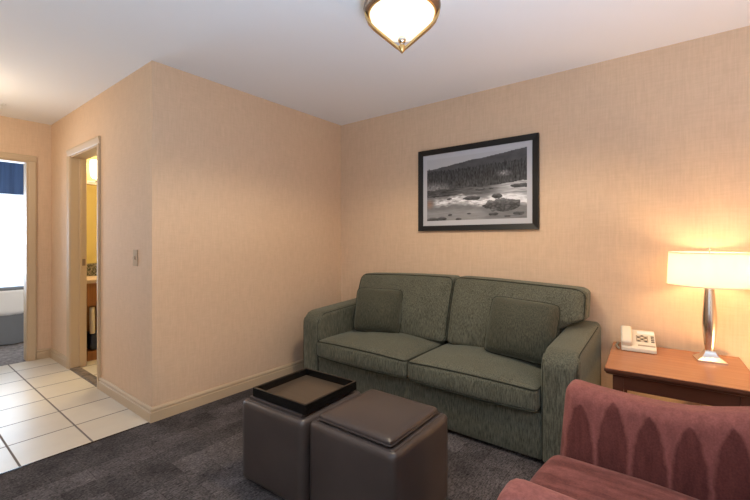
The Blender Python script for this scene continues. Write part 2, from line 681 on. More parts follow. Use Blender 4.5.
casing_x('trim_3', DX0 + 0.004, DX1 - 0.004, DH - 0.004, 0.0, -1)
casing_x('trim_4', DX0 + 0.004, DX1 - 0.004, DH - 0.004, TH, 1)
casing_y('trim_5', BY0 + 0.004, BY1 - 0.004, DH - 0.004, XL, 1)
bm = bmesh.new()
box(bm, (DX0, 0, 0.012), (DX0 + 0.018, TH, DH))
box(bm, (DX1 - 0.018, 0, 0.012), (DX1, TH, DH))
box(bm, (DX0 + 0.018, 0, DH - 0.018), (DX1 - 0.018, TH, DH))
box(bm, (DX0 + 0.018, 0.062, 0.012), (DX0 + 0.030, 0.082, DH - 0.018), 0.002, 1)     # door stop
box(bm, (DX1 - 0.030, 0.062, 0.012), (DX1 - 0.018, 0.082, DH - 0.018), 0.002, 1)
tr6 = struct('trim_6', bm, M['trim'])
obj('strike_plate', B((DX0 + 0.018, 0.088, 0.98), (DX0 + 0.0205, 0.114, 1.045), 0.001, 1), M['bronze'], tr6)
bm = bmesh.new()
box(bm, (XL - TH, BY0, 0), (XL, BY0 + 0.018, DH))
box(bm, (XL - TH, BY1 - 0.018, 0), (XL, BY1, DH))
box(bm, (XL - TH, BY0 + 0.018, DH - 0.018), (XL, BY1 - 0.018, DH))
struct('trim_7', bm, M['trim'])
# bathroom door leaf, swung open into the bathroom behind the right jamb
dl = struct('door_1', B((-0.955, 0.160, 0.02), (-0.230, 0.197, 2.005), 0.002, 1), M['white'])
bm = bmesh.new()
lathe(bm, [(0.0, 0), (0.026, 0), (0.026, 0.006), (0.010, 0.008), (0.010, 0.03), (0.025, 0.042), (0.026, 0.055), (0.0, 0.066)], 20)
place(bm, T(-0.295, 0.197, 1.0, 0, R(-90)))
obj('door_knob', bm, M['steel'], dl)

# ------------------------------------------------------------------ sofa
SX0, SX1, SYF, SYB = 0.306, 2.405, 1.06, 1.85
AW = 0.192
sofa = thing('sofa', 'dark green two-cushion sofa with wide arms standing against the wall under the picture', 'sofa', (1.365, 1.46, 0))
box_bm = B((SX0 + AW - 0.005, SYF + 0.012, 0.022), (SX1 - AW + 0.005, SYB - 0.10, 0.285), 0.012, 2)
obj('base', box_bm, M['green'], sofa)
bm = B((SX0 + 0.17, SYB - 0.12, 0.03), (SX1 - 0.17, SYB, 0.80), 0.03, 3)
obj('back_frame', bm, M['green'], sofa)
for x in (SX0 + 0.06, SX1 - 0.06):
    for y in (SYF + 0.07, SYB - 0.07):
        obj('foot', lathe(bmesh.new(), [(0, 0), (0.025, 0), (0.028, 0.026), (0, 0.026)], 14, (x, y, 0)), M['black_foot'], sofa)


def arm_top(y):
    """height of the arm's upper face, falling and rounding over at the front"""
    t = (y - SYF) / (SYB - SYF)
    z = 0.622 + 0.045 * t
    d = y - SYF
    if d < 0.11:
        z -= (0.11 - math.sqrt(max(0.0, 0.11 ** 2 - (0.11 - d) ** 2))) * 0.85
    return z


def sofa_arm(x0, x1, inner):
    ys = [SYF + 0.11 * (1 - math.cos(R(a))) for a in range(0, 91, 9)] + [SYF + 0.11 + (SYB - SYF - 0.11) * q / 8 for q in range(1, 9)]
    poly = [(y, arm_top(y)) for y in ys] + [(SYB, 0.024), (SYF, 0.024)]
    bm = prism(bmesh.new(), poly, 0, x0, x1, 0.036, 5)
    # a slight crown across the arm and a soft belly on the faces
    for v in bm.verts:
        u = (v.co.x - (x0 + x1) / 2) / ((x1 - x0) / 2)
        if v.co.z > 0.5:
            v.co.z += 0.008 * (1 - u * u)
    a = obj('arm', bm, M['green'], sofa)
    for x, nx in ((x0, 1), (x1, -1)):
        pts = [(x + nx * 0.012, y + (0.010 if y < SYF + 0.05 else 0), z - (0.0095 if y > SYF + 0.02 else 0)) for y, z in [(SYF, 0.03), (SYF, 0.2), (SYF, 0.4)] + [(y, arm_top(y)) for y in ys[:-1]]]
        obj('piping', tube(bmesh.new(), pts, 0.0035, False, 6), M['green_piping'], a)
    return a


sofa_arm(SX0, SX0 + AW, 1)
sofa_arm(SX1 - AW, SX1, -1)
MIDX = 1.367


def rect_loop(hx, hy, r, n=6, step=5):
    pts = []
    cs = [(hx - r, hy - r, 0), (-(hx - r), hy - r, 90), (-(hx - r), -(hy - r), 180), (hx - r, -(hy - r), 270)]
    for i, (cx, cy, a0) in enumerate(cs):
        arc = [(cx + r * math.cos(R(a0 + 90 * q / n)), cy + r * math.sin(R(a0 + 90 * q / n))) for q in range(n + 1)]
        nx = cs[(i + 1) % 4]
        b0 = (nx[0] + r * math.cos(R(nx[2])), nx[1] + r * math.sin(R(nx[2])))
        pts += arc
        for q in range(1, step):
            t = q / step
            pts.append((arc[-1][0] * (1 - t) + b0[0] * t, arc[-1][1] * (1 - t) + b0[1] * t))
    return pts


def seat_cushion(x0, x1):
    hx, y0, y1, z0, z1 = (x1 - x0) / 2, 1.030, 1.640, 0.288, 0.420
    hy, hz = (y1 - y0) / 2, (z1 - z0) / 2
    cx, cy, cz = (x0 + x1) / 2, (y0 + y1) / 2, (z0 + z1) / 2

    def dfm(p):
        u, v = p.x / hx, p.y / hy
        # crown on top, a belly at the front, a droop at the front edge of the underside
        if p.z > 0:
            p.z += 0.046 * max(0.0, 1 - abs(u) ** 2.2) * max(0.0, 1 - abs(v) ** 2.6) + 0.008 * max(0.0, 1 - u * u)
        if v < -0.5:
            p.y -= 0.014 * max(0.0, 1 - u * u) * max(0, 1 - (p.z / hz) ** 2)
            p.z -= 0.012 * max(0.0, 1 - u * u) * (-v - 0.5) * 2 * (p.z < 0)
        return p
    bm = soft((2 * hx, 2 * hy, 2 * hz), 0.030, 22, deform=dfm)
    c = obj('seat_cushion', place(bm, T(cx, cy, cz)), M['green'], sofa)
    for zz in (hz - 0.008, -hz + 0.008):
        pts = []
        for x, y in rect_loop(hx - 0.004, hy - 0.004, 0.03):
            u, v = x / hx, y / hy
            z = zz + 0.008 * max(0, 1 - u * u) if zz > 0 else zz - (0.012 * max(0, 1 - u * u) * max(0, (-v - 0.5)) * 2)
            pts.append((cx + x, cy + y - (0.002 if v < -0.9 else 0), cz + z))
        obj('piping', tube(bmesh.new(), pts, 0.0045, True, 6), M['green_piping'], c)


seat_cushion(SX0 + AW + 0.004, MIDX - 0.003)
seat_cushion(MIDX + 0.003, SX1 - AW - 0.004)


def smooth01(a, b, x):
    t = max(0.0, min(1.0, (x - a) / (b - a)))
    return t * t * (3 - 2 * t)


def back_cushion(x0, x1, side, ext, ztop_in, ztop_out):
    """leaning back cushion with an ear over the arm on its outer side (side -1 left, +1 right)"""
    z0 = 0.435
    hx, hz, hy = (x1 - x0) / 2, (0.93 - z0) / 2, 0.095
    cx, cz = (x0 + x1) / 2, (0.93 + z0) / 2

    def dfm(p):
        u, w = p.x / hx, p.z / hz
        if p.y < 0:
            p.y -= 0.045 * max(0, 1 - abs(u) ** 2.5) * max(0, 1 - abs(w) ** 2.2)
        zt = (ztop_in + (ztop_out - ztop_in) * (u * side + 1) / 2) - 0.93
        p.z += zt * (w + 1) / 2 + 0.008 * max(0, 1 - u * u) * max(0, w)
        zz = p.z + cz
        p.x += side * ext * smooth01(0.665, 0.715, zz) * max(0.0, u * side) ** 2
        p.y += 0.155 * (w + 1) / 2          # lean
        p.y -= 0.012 * (1 - abs(w))
        return p
    bm = soft((2 * hx, 2 * hy, 2 * hz), 0.04, 22, deform=dfm)
    c = obj('back_cushion', place(bm, T(cx, 1.605, cz)), M['green'], sofa)
    # piping around the front panel
    pts = []
    for x, z in rect_loop(hx - 0.006, hz - 0.006, 0.05, 6, 14):
        q = dfm(Vector((x, -hy * 0.80, z)))
        pts.append((q.x + cx, q.y + 1.605 - 0.004, q.z + cz))
    obj('piping', tube(bmesh.new(), pts, 0.0045, True, 6), M['green_piping'], c)


back_cushion(SX0 + AW + 0.006, MIDX + 0.036, -1, 0.055, 0.935, 0.912)
back_cushion(MIDX + 0.042, SX1 - AW - 0.002, 1, 0.136, 0.937, 0.905)


def throw_pillow(label, loc, rz, tilt, w, h, t, roll):
    def dfm(p):
        return p
    bm = bmesh.new()
    n = 22
    grid = {}
    for s in (1, -1):
        for i in range(n + 1):
            for j in range(n + 1):
                u, v = -1 + 2 * i / n, -1 + 2 * j / n
                edge = i in (0, n) or j in (0, n)
                if edge and s == -1:
                    grid[(s, i, j)] = grid[(1, i, j)]
                    continue
                pull = 1 - 0.055 * (1 - v * v) * abs(u) ** 3
                pull2 = 1 - 0.055 * (1 - u * u) * abs(v) ** 3
                th = t / 2 * (max(0, 1 - u * u) ** 0.52) * (max(0, 1 - v * v) ** 0.52)
                th *= 1 + 0.10 * noise.noise(Vector((u * 1.7 + loc[0], v * 1.7, s)))
                rc = 1 - 0.10 * abs(u * v) ** 4
                grid[(s, i, j)] = bm.verts.new((u * w / 2 * pull * rc, -s * th, v * h / 2 * pull2 * rc))
    for s in (1, -1):
        for i in range(n):
            for j in range(n):
                f = [grid[(s, i, j)], grid[(s, i + 1, j)], grid[(s, i + 1, j + 1)], grid[(s, i, j + 1)]]
                bm.faces.new(f if s == 1 else f[::-1])
    o = thing('throw_pillow', label, 'pillow', loc, rz, 'throw pillows on the sofa')
    place(bm, T(*loc, rz, tilt, roll))
    cov = obj('cover', bm, M['green_pillow'], o)
    pts = []
    for q in range(n):
        pts.append((-1 + 2 * q / n, -1))
    for q in range(n):
        pts.append((1, -1 + 2 * q / n))
    for q in range(n):
        pts.append((1 - 2 * q / n, 1))
    for q in range(n):
        pts.append((-1, 1 - 2 * q / n))
    mt = T(*loc, rz, tilt, roll)
    P3 = []
    for u, v in pts:
        rc = 1 - 0.10 * abs(u * v) ** 4
        P3.append(mt @ Vector((u * w / 2 * rc * (1 - 0.055 * (1 - v * v) * abs(u) ** 3), 0, v * h / 2 * rc * (1 - 0.055 * (1 - u * u) * abs(v) ** 3))))
    obj('piping', tube(bmesh.new(), P3, 0.004, True, 6), M['green_piping'], o)


throw_pillow('dark green square throw pillow in the left corner of the sofa', (0.828, 1.435, 0.640), R(27), R(-17), 0.41, 0.38, 0.24, R(2))
throw_pillow('dark green square throw pillow against the right end of the sofa', (2.000, 1.420, 0.650), R(-2), R(-19), 0.465, 0.40, 0.24, R(3))

# ------------------------------------------------------------------ ottomans and tray
def ottoman(label, x0, x1, y0, y1, rz, lid):
    cx, cy = (x0 + x1) / 2, (y0 + y1) / 2
    hx, hy = (x1 - x0) / 2, (y1 - y0) / 2
    t = thing('storage_ottoman', label, 'ottoman', (cx, cy, 0), rz, 'leather cube ottomans')
    mt = T(cx, cy, 0, rz)
    bm = soft((2 * hx, 2 * hy, 0.400), 0.024, 18, (0.004, 0.004, 0))
    place(bm, mt @ Matrix.Translation((0, 0, 0.212)))
    b = obj('body', bm, M['leather'], t)
    bm = bmesh.new()
    pts = [mt @ Vector((x, y, 0.4115)) for x, y in rect_loop(hx - 0.018, hy - 0.018, 0.012)]
    obj('seam', tube(bm, pts, 0.0022, True, 6), M['leather'], b)
    for sx in (-1, 1):
        for sy in (-1, 1):
            obj('foot', place(lathe(bmesh.new(), [(0, 0), (0.02, 0), (0.02, 0.014), (0, 0.014)], 12), mt @ Matrix.Translation((sx * (hx - 0.05), sy * (hy - 0.05), 0))), M['black_foot'], t)
    if lid == 'cushion':
        def dfm(p):
            if p.z > 0:
                p.z += 0.014 * max(0, 1 - (p.x / 0.198) ** 2) * max(0, 1 - (p.y / 0.197) ** 2)
            return p
        bm = soft((0.396, 0.394, 0.034), 0.014, 14, deform=dfm)
        l = obj('lid', place(bm, mt @ Matrix.Translation((0.000, -0.004, 0.4275))), M['leather'], t)
        pts = [mt @ Vector((x, y - 0.004, 0.424)) for x, y in rect_loop(0.199, 0.198, 0.016)]
        obj('lid_seam', tube(bmesh.new(), pts, 0.003, True, 6), M['leather'], l)
    else:
        bm = soft((0.384, 0.384, 0.016), 0.007, 8)
        obj('lid', place(bm, mt @ Matrix.Translation((-0.005, -0.002, 0.4175))), M['leather'], t)
    return t, mt


ottoman('taupe leather cube ottoman under the black tray, the left of the pair', 1.026, 1.467, 0.008, 0.458, R(2.2), 'tray')
ottoman('taupe leather cube ottoman with a bare padded lid, the right of the pair', 1.484, 1.956, 0.045, 0.501, R(0.6), 'cushion')
mt = T(1.262, 0.234, 0.4258, R(2.2))
tray = thing('serving_tray', 'square black-rimmed tray with a brown floor lying on the left ottoman', 'tray', (1.262, 0.234, 0.4258), R(2.2))
hw = 0.189
obj('tray_floor', place(B((-hw + 0.011, -hw + 0.011, 0.001), (hw - 0.011, hw - 0.011, 0.008)), mt), M['tray_floor'], tray, smooth=False)
for q in range(4):
    bm = prism(bmesh.new(), [(-hw, -hw), (hw, -hw), (hw - 0.012, -hw + 0.012), (-hw + 0.012, -hw + 0.012)], 2, 0.0, 0.046, 0.0015, 1)
    obj('rim', place(bm, mt @ Matrix.Rotation(R(90 * q), 4, 'Z')), M['tray_black'], tray, smooth=False)

# ------------------------------------------------------------------ end table
TX0, TX1, TY0, TY1, TZ = 2.488, 3.100, 1.180, 1.825, 0.565
tb = thing('end_table', 'square cherry wood end table with dark apron between the sofa and the right edge', 'table', ((TX0 + TX1) / 2, (TY0 + TY1) / 2, 0))
bm = bmesh.new()
levels = [(0.000, TZ - 0.004), (0.000, TZ - 0.016), (0.006, TZ - 0.022), (0.010, TZ - 0.030), (0.022, TZ - 0.036)]
rings = []
for ins, z in levels:
    rings.append([bm.verts.new(p) for p in ((TX0 + ins, TY0 + ins, z), (TX1 - ins, TY0 + ins, z), (TX1 - ins, TY1 - ins, z), (TX0 + ins, TY1 - ins, z))])
for A, C in zip(rings, rings[1:]):
    for q in range(4):
        bm.faces.new((A[q], A[(q + 1) % 4], C[(q + 1) % 4], C[q]))
bm.faces.new(rings[0])
bm.faces.new(rings[-1][::-1])
obj('edge_moulding', bm, M['cherry_dark'], tb, smooth=False)
obj('tabletop', B((TX0 + 0.003, TY0 + 0.003, TZ - 0.0045), (TX1 - 0.003, TY1 - 0.003, TZ), 0.0015, 1), M['cherry'], tb, smooth=False)
ai = 0.042
for lo, hi in (((TX0 + ai, TY0 + ai, 0.455), (TX1 - ai, TY0 + ai + 0.02, 0.530)), ((TX0 + ai, TY1 - ai - 0.02, 0.455), (TX1 - ai, TY1 - ai, 0.530)),
               ((TX0 + ai, TY0 + ai + 0.02, 0.455), (TX0 + ai + 0.02, TY1 - ai - 0.02, 0.530)), ((TX1 - ai - 0.02, TY0 + ai + 0.02, 0.455), (TX1 - ai, TY1 - ai - 0.02, 0.530))):
    obj('apron', B(lo, hi, 0.002, 1), M['cherry_dark'], tb, smooth=False)
for cx in (TX0 + ai + 0.018, TX1 - ai - 0.018):
    for cy in (TY0 + ai + 0.018, TY1 - ai - 0.018):
        bm = bmesh.new()
        a, b = 0.024, 0.015
        lo = [bm.verts.new((cx + sx * b, cy + sy * b, 0)) for sx, sy in ((-1, -1), (1, -1), (1, 1), (-1, 1))]
        md = [bm.verts.new((cx + sx * a, cy + sy * a, 0.40)) for sx, sy in ((-1, -1), (1, -1), (1, 1), (-1, 1))]
        hi = [bm.verts.new((cx + sx * a, cy + sy * a, 0.529)) for sx, sy in ((-1, -1), (1, -1), (1, 1), (-1, 1))]
        for A, C in ((lo, md), (md, hi)):
            for q in range(4):
                bm.faces.new((A[q], A[(q + 1) % 4], C[(q + 1) % 4], C[q]))
        bm.faces.new(lo[::-1])
        bm.faces.new(hi)
        obj('leg', bm, M['cherry_dark'], tb, smooth=False)

tb.rotation_euler = (0, 0, R(2.6))

# ------------------------------------------------------------------ table lamp
LX, LY = 2.945, 1.655
lamp = thing('table_lamp', 'lit table lamp with cream drum shade on a slim steel column on the end table', 'lamp', (LX, LY, TZ))
bm = bmesh.new()
prev = None
for hw_, z in ((0.063, 0.0), (0.063, 0.008), (0.057, 0.011), (0.038, 0.024), (0.028, 0.038), (0.022, 0.050), (0.020, 0.056)):
    r_ = [bm.verts.new((sx * hw_, sy * hw_, z)) for sx, sy in ((-1, -1), (1, -1), (1, 1), (-1, 1))]
    if prev:
        for q in range(4):
            bm.faces.new((prev[q], prev[(q + 1) % 4], r_[(q + 1) % 4], r_[q]))
    else:
        bm.faces.new(r_[::-1])
    prev = r_
bm.faces.new(prev)
obj('base', place(bm, T(LX, LY, TZ + 0.0005, R(8))), M['steel'], lamp, smooth=False)
prof = [(0, 0.05), (0.017, 0.05), (0.019, 0.058), (0.025, 0.10), (0.031, 0.17), (0.0325, 0.21), (0.031, 0.26), (0.026, 0.33), (0.0215, 0.39), (0.021, 0.395), (0.023, 0.398), (0.023, 0.404), (0.012, 0.408), (0.010, 0.47), (0, 0.47)]
obj('column', lathe(bmesh.new(), prof, 32, (LX, LY, TZ)), M['steel'], lamp)
SH0, SH1, SR0, SR1 = 0.976, 1.160, 0.188, 0.180
bm = bmesh.new()
lathe(bm, [(SR0, SH0), (SR1, SH1), (SR1 - 0.003, SH1), (SR0 - 0.003, SH0)], 64, (LX, LY, 0), closed=True)
sh = obj('lamp_shade', bm, M['shade'], lamp)
for rr, z in ((SR0, SH0 + 0.004), (SR1, SH1 - 0.004)):
    pts = [(LX + (rr - 0.001) * math.cos(2 * math.pi * q / 64), LY + (rr - 0.001) * math.sin(2 * math.pi * q / 64), z) for q in range(64)]
    obj('shade_trim', tube(bmesh.new(), pts, 0.0032, True, 6), M['towel'], sh)
bm = bmesh.new()
for q in range(3):
    a = 2 * math.pi * q / 3 + 0.4
    tube(bm, [(LX, LY, SH1 - 0.012), (LX + (SR1 - 0.002) * math.cos(a), LY + (SR1 - 0.002) * math.sin(a), SH1 - 0.006)], 0.002, False, 6)
tube(bm, [(LX, LY, TZ + 0.46), (LX, LY, SH1 + 0.006)], 0.003, False, 6)
obj('shade_spider', bm, M['steel'], lamp)
obj('finial', lathe(bmesh.new(), [(0, 0), (0.008, 0.001), (0.009, 0.006), (0.006, 0.010), (0.008, 0.015), (0.006, 0.021), (0, 0.023)], 16, (LX, LY, SH1 + 0.004)), M['steel'], lamp)
obj('bulb', lathe(bmesh.new(), [(0, 0), (0.014, 0.0), (0.016, 0.02), (0.030, 0.055), (0.029, 0.07), (0.018, 0.085), (0, 0.09)], 20, (LX + 0.0, LY, TZ + 0.47)), glow('lit_bulb', (1, 0.72, 0.42), 4.0), lamp)
for dx, dy, dz in ((0.055, 0, 0), (-0.055, 0, 0)):
    bl = bulb('lamp_light', (LX + dx, LY + dy, 1.075), 2.6, (1.0, 0.66, 0.36), 0.035)
    bl.parent = lamp
    bl.matrix_parent_inverse = world(lamp).inverted()
bm = bmesh.new()
pts = [(LX + 0.0, LY + 0.060, TZ + 0.006), (LX - 0.02, 1.80, TZ + 0.004), (LX - 0.025, 1.846, TZ - 0.01), (LX - 0.03, 1.850, 0.40), (LX - 0.032, 1.855, 0.2), (LX - 0.03, 1.858, 0.02)]
obj('power_cord', tube(bm, pts, 0.003, False, 6), M['phone'], lamp)

# added low warm fill, no lamp body; brightens the wall below the table
bulb('low_fill_light', (3.55, 1.40, 0.42), 22, (1.0, 0.64, 0.32), 0.08)

# ------------------------------------------------------------------ telephone
PX, PY, PR = 2.618, 1.700, R(6)
ph = thing('telephone', 'ivory desk telephone with its handset on the left side of the end table', 'telephone', (PX, PY, TZ), PR)
mt = T(PX, PY, TZ + 0.0005, PR)
# wedge body: side profile in y-z, rising to the rear
bm = prism(bmesh.new(), [(-0.100, 0.003), (-0.100, 0.020), (-0.088, 0.030), (0.070, 0.098), (0.096, 0.094), (0.098, 0.003)], 0, -0.088, 0.084, 0.004, 2)
pb = obj('phone_base', place(bm, mt), M['phone'], ph)
slope = math.atan2(0.068, 0.158)
def on_face(x, y, up=0.0):
    return mt @ T(x, y, 0.030 + (y + 0.088) * math.tan(slope) + up, 0, slope)
obj('keypad_recess', place(B((-0.030, -0.030, -0.002), (0.030, 0.034, 0.0015), 0.001, 1), on_face(0.018, -0.012)), M['phone_mid'], pb)
for i in range(3):
    for j in range(4):
        obj('button', place(B((-0.006, -0.0045, 0), (0.006, 0.0045, 0.004), 0.001, 1), on_face(0.000 + i * 0.018, -0.036 + j * 0.0165, 0.001)), M['phone_dark'] if (i + j) % 2 == 0 else M['phone'], pb)
for j in range(4):
    obj('button', place(B((-0.008, -0.0045, 0), (0.008, 0.0045, 0.004), 0.001, 1), on_face(0.070, -0.036 + j * 0.0165, 0.0)), M['phone_dark'], pb)
obj('message_strip', place(B((-0.040, -0.006, -0.001), (0.045, 0.006, 0.002), 0.001, 1), on_face(0.035, -0.073)), M['phone_mid'], pb)
obj('display_card', place(B((-0.040, -0.013, -0.001), (0.045, 0.013, 0.0015), 0.001, 1), on_face(0.035, 0.048)), M['white'], pb)
hs = bmesh.new()
# handset lies along the left side: a grip with two deeper cups
def hsp(p):
    t = p.y / 0.087
    lift = 0.012 * (1 - t * t)
    if abs(t) > 0.55 and p.z < 0:
        p.z -= 0.022
    p.z += lift
    return p
hs = soft((0.056, 0.170, 0.030), 0.011, 14, deform=hsp)
hd = obj('handset', place(hs, on_face(-0.062, -0.018, 0.017)), M['phone'], ph)
coil = []
for q in range(200):
    t = q / 199
    a = t * 2 * math.pi * 22
    yy = -0.085 + 0.16 * t
    coil.append(mt @ Vector((-0.100 - 0.012 * math.sin(math.pi * t) + 0.0045 * math.cos(a), yy, 0.0075 + 0.0045 * math.sin(a))))
obj('coiled_cord', tube(bmesh.new(), coil, 0.0016, False, 5), M['phone_mid'], ph)

# ------------------------------------------------------------------ armchair
CX0 = 2.440
ch = thing('armchair', 'rose and wine velour armchair with drop-patterned arms in the lower right foreground', 'armchair', (2.86, 0.17, 0))


def chair_arm(yc, thick, lean, material, ztop):
    L, zt, zb = 0.78, ztop, 0.10
    hx, hz = L / 2, (zt - zb) / 2

    def dfm(p):
        u, w = p.x / hx, p.z / hz
        k_ = (w + 1) / 2
        top = k_ ** 3
        # upper edge dips behind the front corner, then climbs to the backrest
        p.z += top * (0.008 * max(0, -u) ** 2 - 0.010 * (1 - u * u) + 0.080 * smooth01(-0.1, 1.1, u))
        p.x += 0.035 * k_ * max(0, -u) ** 2           # front edge leans back
        p.y += lean * (k_ ** 2) * 0.035
        p.y += lean * 0.02 * max(0, -u) ** 3 * k_
        return p
    bm = soft((L, thick, zt - zb), 0.045, 24, (0, 0.006, 0), deform=dfm)
    return obj('arm', place(bm, T(CX0 + hx - 0.03 + (0.022 if lean < 0 else 0), yc, (zt + zb) / 2)), material, ch)


chair_arm(0.545, 0.135, 1, M['velour_drops'], 0.648)
chair_arm(-0.195, 0.135, -1, M['velour_drops'], 0.652)


def seat_dfm(p):
    u, v = p.x / 0.32, p.y / 0.303
    if p.z > 0:
        p.z += 0.022 * max(0, 1 - u * u) * max(0, 1 - v * v)
    p.x -= 0.03 * max(0, -u) ** 3 * max(0, 1 - v * v)
    p.z -= 0.02 * max(0, u)
    return p


obj('seat_cushion', place(soft((0.64, 0.606, 0.15), 0.04, 18, deform=seat_dfm), T(2.415 + 0.32, 0.174, 0.332)), M['velour_seat'], ch)
obj('seat_base', B((2.45, -0.13, 0.10), (3.15, 0.48, 0.25), 0.02, 3), M['velour'], ch)


def back_dfm(p):
    w = (p.z / 0.37 + 1) / 2
    p.x += 0.13 * w * w
    u = p.y / 0.40
    p.x -= 0.05 * u * u
    p.z += 0.02 * (1 - u * u) * w
    return p


obj('backrest', place(soft((0.16, 0.84, 0.74), 0.06, 18, deform=back_dfm), T(3.145, 0.175, 0.475)), M['velour_drops'], ch)
for x in (2.50, 3.13):
    for y in (-0.17, 0.52):
        obj('foot', lathe(bmesh.new(), [(0, 0), (0.018, 0), (0.026, 0.09), (0.026, 0.112), (0, 0.112)], 16, (x, y, 0)), M['cherry_dark'], ch)

# ------------------------------------------------------------------ framed picture
FX0, FX1, FZ0, FZ1, FY = 0.967, 1.998, 1.308, 2.021, YB
pic = thing('framed_picture', 'framed black and white photograph of a rocky river hanging above the sofa', 'picture', ((FX0 + FX1) / 2, FY, FZ0))
fw_ = 0.045
def frame_bar(poly):
    bm = bmesh.new()
    def prof(p, q):
        pass
    return bm
for q, (a, b) in enumerate((((FX0, FZ0), (FX1, FZ0)), ((FX1, FZ0), (FX1, FZ1)), ((FX1, FZ1), (FX0, FZ1)), ((FX0, FZ1), (FX0, FZ0)))):
    cxm, czm = (FX0 + FX1) / 2, (FZ0 + FZ1) / 2
    ia = (a[0] + math.copysign(fw_, cxm - a[0]), a[1] + math.copysign(fw_, czm - a[1]))
    ib = (b[0] + math.copysign(fw_, cxm - b[0]), b[1] + math.copysign(fw_, czm - b[1]))
    bm = bmesh.new()
    v = [bm.verts.new(p) for p in ((a[0], FY - 0.002, a[1]), (b[0], FY - 0.002, b[1]), (ib[0], FY - 0.002, ib[1]), (ia[0], FY - 0.002, ia[1]),
                                  (a[0], FY - 0.030, a[1]), (b[0], FY - 0.030, b[1]), (ib[0], FY - 0.022, ib[1]), (ia[0], FY - 0.022, ia[1]))]
    for f in ((0, 1, 2, 3), (7, 6, 5, 4), (0, 4, 5, 1), (1, 5, 6, 2), (2, 6, 7, 3), (3, 7, 4, 0)):
        bm.faces.new([v[i] for i in f])
    obj('frame', bm, M['frame'], pic, smooth=False)
obj('picture_mat', B((FX0 + fw_ - 0.004, FY - 0.016, FZ0 + fw_ - 0.004), (FX1 - fw_ + 0.004, FY - 0.006, FZ1 - fw_ + 0.004)), M['mount'], pic, smooth=False)
ax0, ax1, az0, az1 = FX0 + fw_ + 0.040, FX1 - fw_ - 0.040, FZ0 + fw_ + 0.043, FZ1 - fw_ - 0.043


def N2(x, y, s=0.0):
    return noise.noise(Vector((x, y, s)))


def FB(x, y, s=0.0, o=4):
    v, a = 0.0, 0.5
    for i in range(o):
        v += a * N2(x * 2 ** i, y * 2 ** i, s + i * 7.3)
        a *= 0.55
    return v


ROCKS = [(0.775, 0.800, 0.165, 0.092), (0.49, 0.672, 0.085, 0.038), (0.735, 0.665, 0.050, 0.036), (0.70, 0.925, 0.045, 0.026), (0.26, 0.915, 0.024, 0.018),
         (0.35, 0.985, 0.03, 0.02), (0.46, 0.905, 0.02, 0.012), (0.93, 0.93, 0.05, 0.03), (0.06, 0.985, 0.08, 0.035), (0.17, 0.97, 0.05, 0.03),
         (0.95, 0.535, 0.09, 0.032), (0.57, 0.545, 0.05, 0.014), (0.68, 0.545, 0.025, 0.014), (0.10, 0.60, 0.09, 0.02), (0.25, 0.66, 0.03, 0.014), (0.83, 0.965, 0.03, 0.014)]


def art(u, v):
    """grey level of the river photograph; v runs downwards"""
    ridge = 0.16 - 0.17 * max(0, u - 0.12) ** 0.8 + 0.012 * N2(u * 9, 0.3)
    fringe = 0.185 - 0.055 * u + 0.045 * N2(u * 55, 1.1) + 0.03 * N2(u * 120, 2.2)
    if u < 0.18:
        fringe = 0.165 + 0.05 * N2(u * 60, 1.1)
    bank = 0.50 + 0.02 * N2(u * 8, 5.0) - 0.03 * smooth01(0.7, 1.0, u)
    if v < bank:
        if v < min(ridge, fringe):
            g = 0.68
        elif v < fringe + 0.03:
            g = 0.15 + 0.06 * FB(u * 14, v * 14)
        else:
            tr_ = N2(u * 75, v * 8, 3.0) * 0.6 + N2(u * 150, v * 26, 4.0) * 0.6
            g = 0.095 + 0.13 * tr_ + 0.05 * smooth01(0.35, 0.5, v) * (0.5 + N2(u * 30, v * 30))
            d = math.hypot((u - 0.80) / 0.085, (v - 0.335) / 0.06)
            g += 0.38 * max(0, 1 - d) * (0.7 + N2(u * 60, v * 40))
            if u < 0.30:
                s_ = smooth01(0.34, 0.46, v - 0.25 * max(0, u - 0.1)) * (1 - smooth01(0.2, 0.3, u))
                g += s_ * (0.20 + 0.30 * FB(u * 40, v * 40, 2.0))
    else:
        t = (v - 0.5) / 0.5
        g = 0.30 + 0.14 * FB(u * 9, v * 40, 6.0)
        if v < 0.62:
            g = 0.20 + 0.20 * FB(u * 12, v * 70, 8.0) + 0.60 * smooth01(0.62, 0.86, u) * (0.75 + 0.5 * N2(u * 12, v * 60))
            g -= 0.08 * (1 - smooth01(0.25, 0.4, u))
        # white water
        wv = 0.705 + 0.05 * (u - 0.4) + 0.02 * math.sin(u * 13)
        d = abs(v - wv - 0.02 * N2(u * 20, 7.7)) / (0.085 + 0.05 * N2(u * 9, 3.3))
        ww = max(0, 1 - d) * smooth01(0.05, 0.16, u)
        g += 0.95 * min(1, ww * 1.5) * max(0, 0.62 + 1.6 * FB(u * 16 + v * 9, v * 60, 9.0))
        g += 0.30 * smooth01(0.55, 0.75, u) * smooth01(0.60, 0.66, v) * (1 - smooth01(0.74, 0.82, v))
        if v > 0.8:
            g += 0.12 * smooth01(0.8, 0.88, v) * (1 - smooth01(0.55, 0.7, u))
        for i, (ru, rv, a, b) in enumerate(ROCKS):
            e = 0.25 * N2(u * 22, v * 22, i)
            d = math.hypot((u - ru) / a, (v - rv) / b) + e
            if d < 1:
                k_ = (rv - v) / b
                rg = 0.075 + 0.16 * max(0, k_) + 0.45 * abs(FB(u * 15, v * 18, i)) * (1 if i == 0 else 0.6)
                g = rg
    return max(0.006, min(0.80, 0.72 * g ** 1.18))


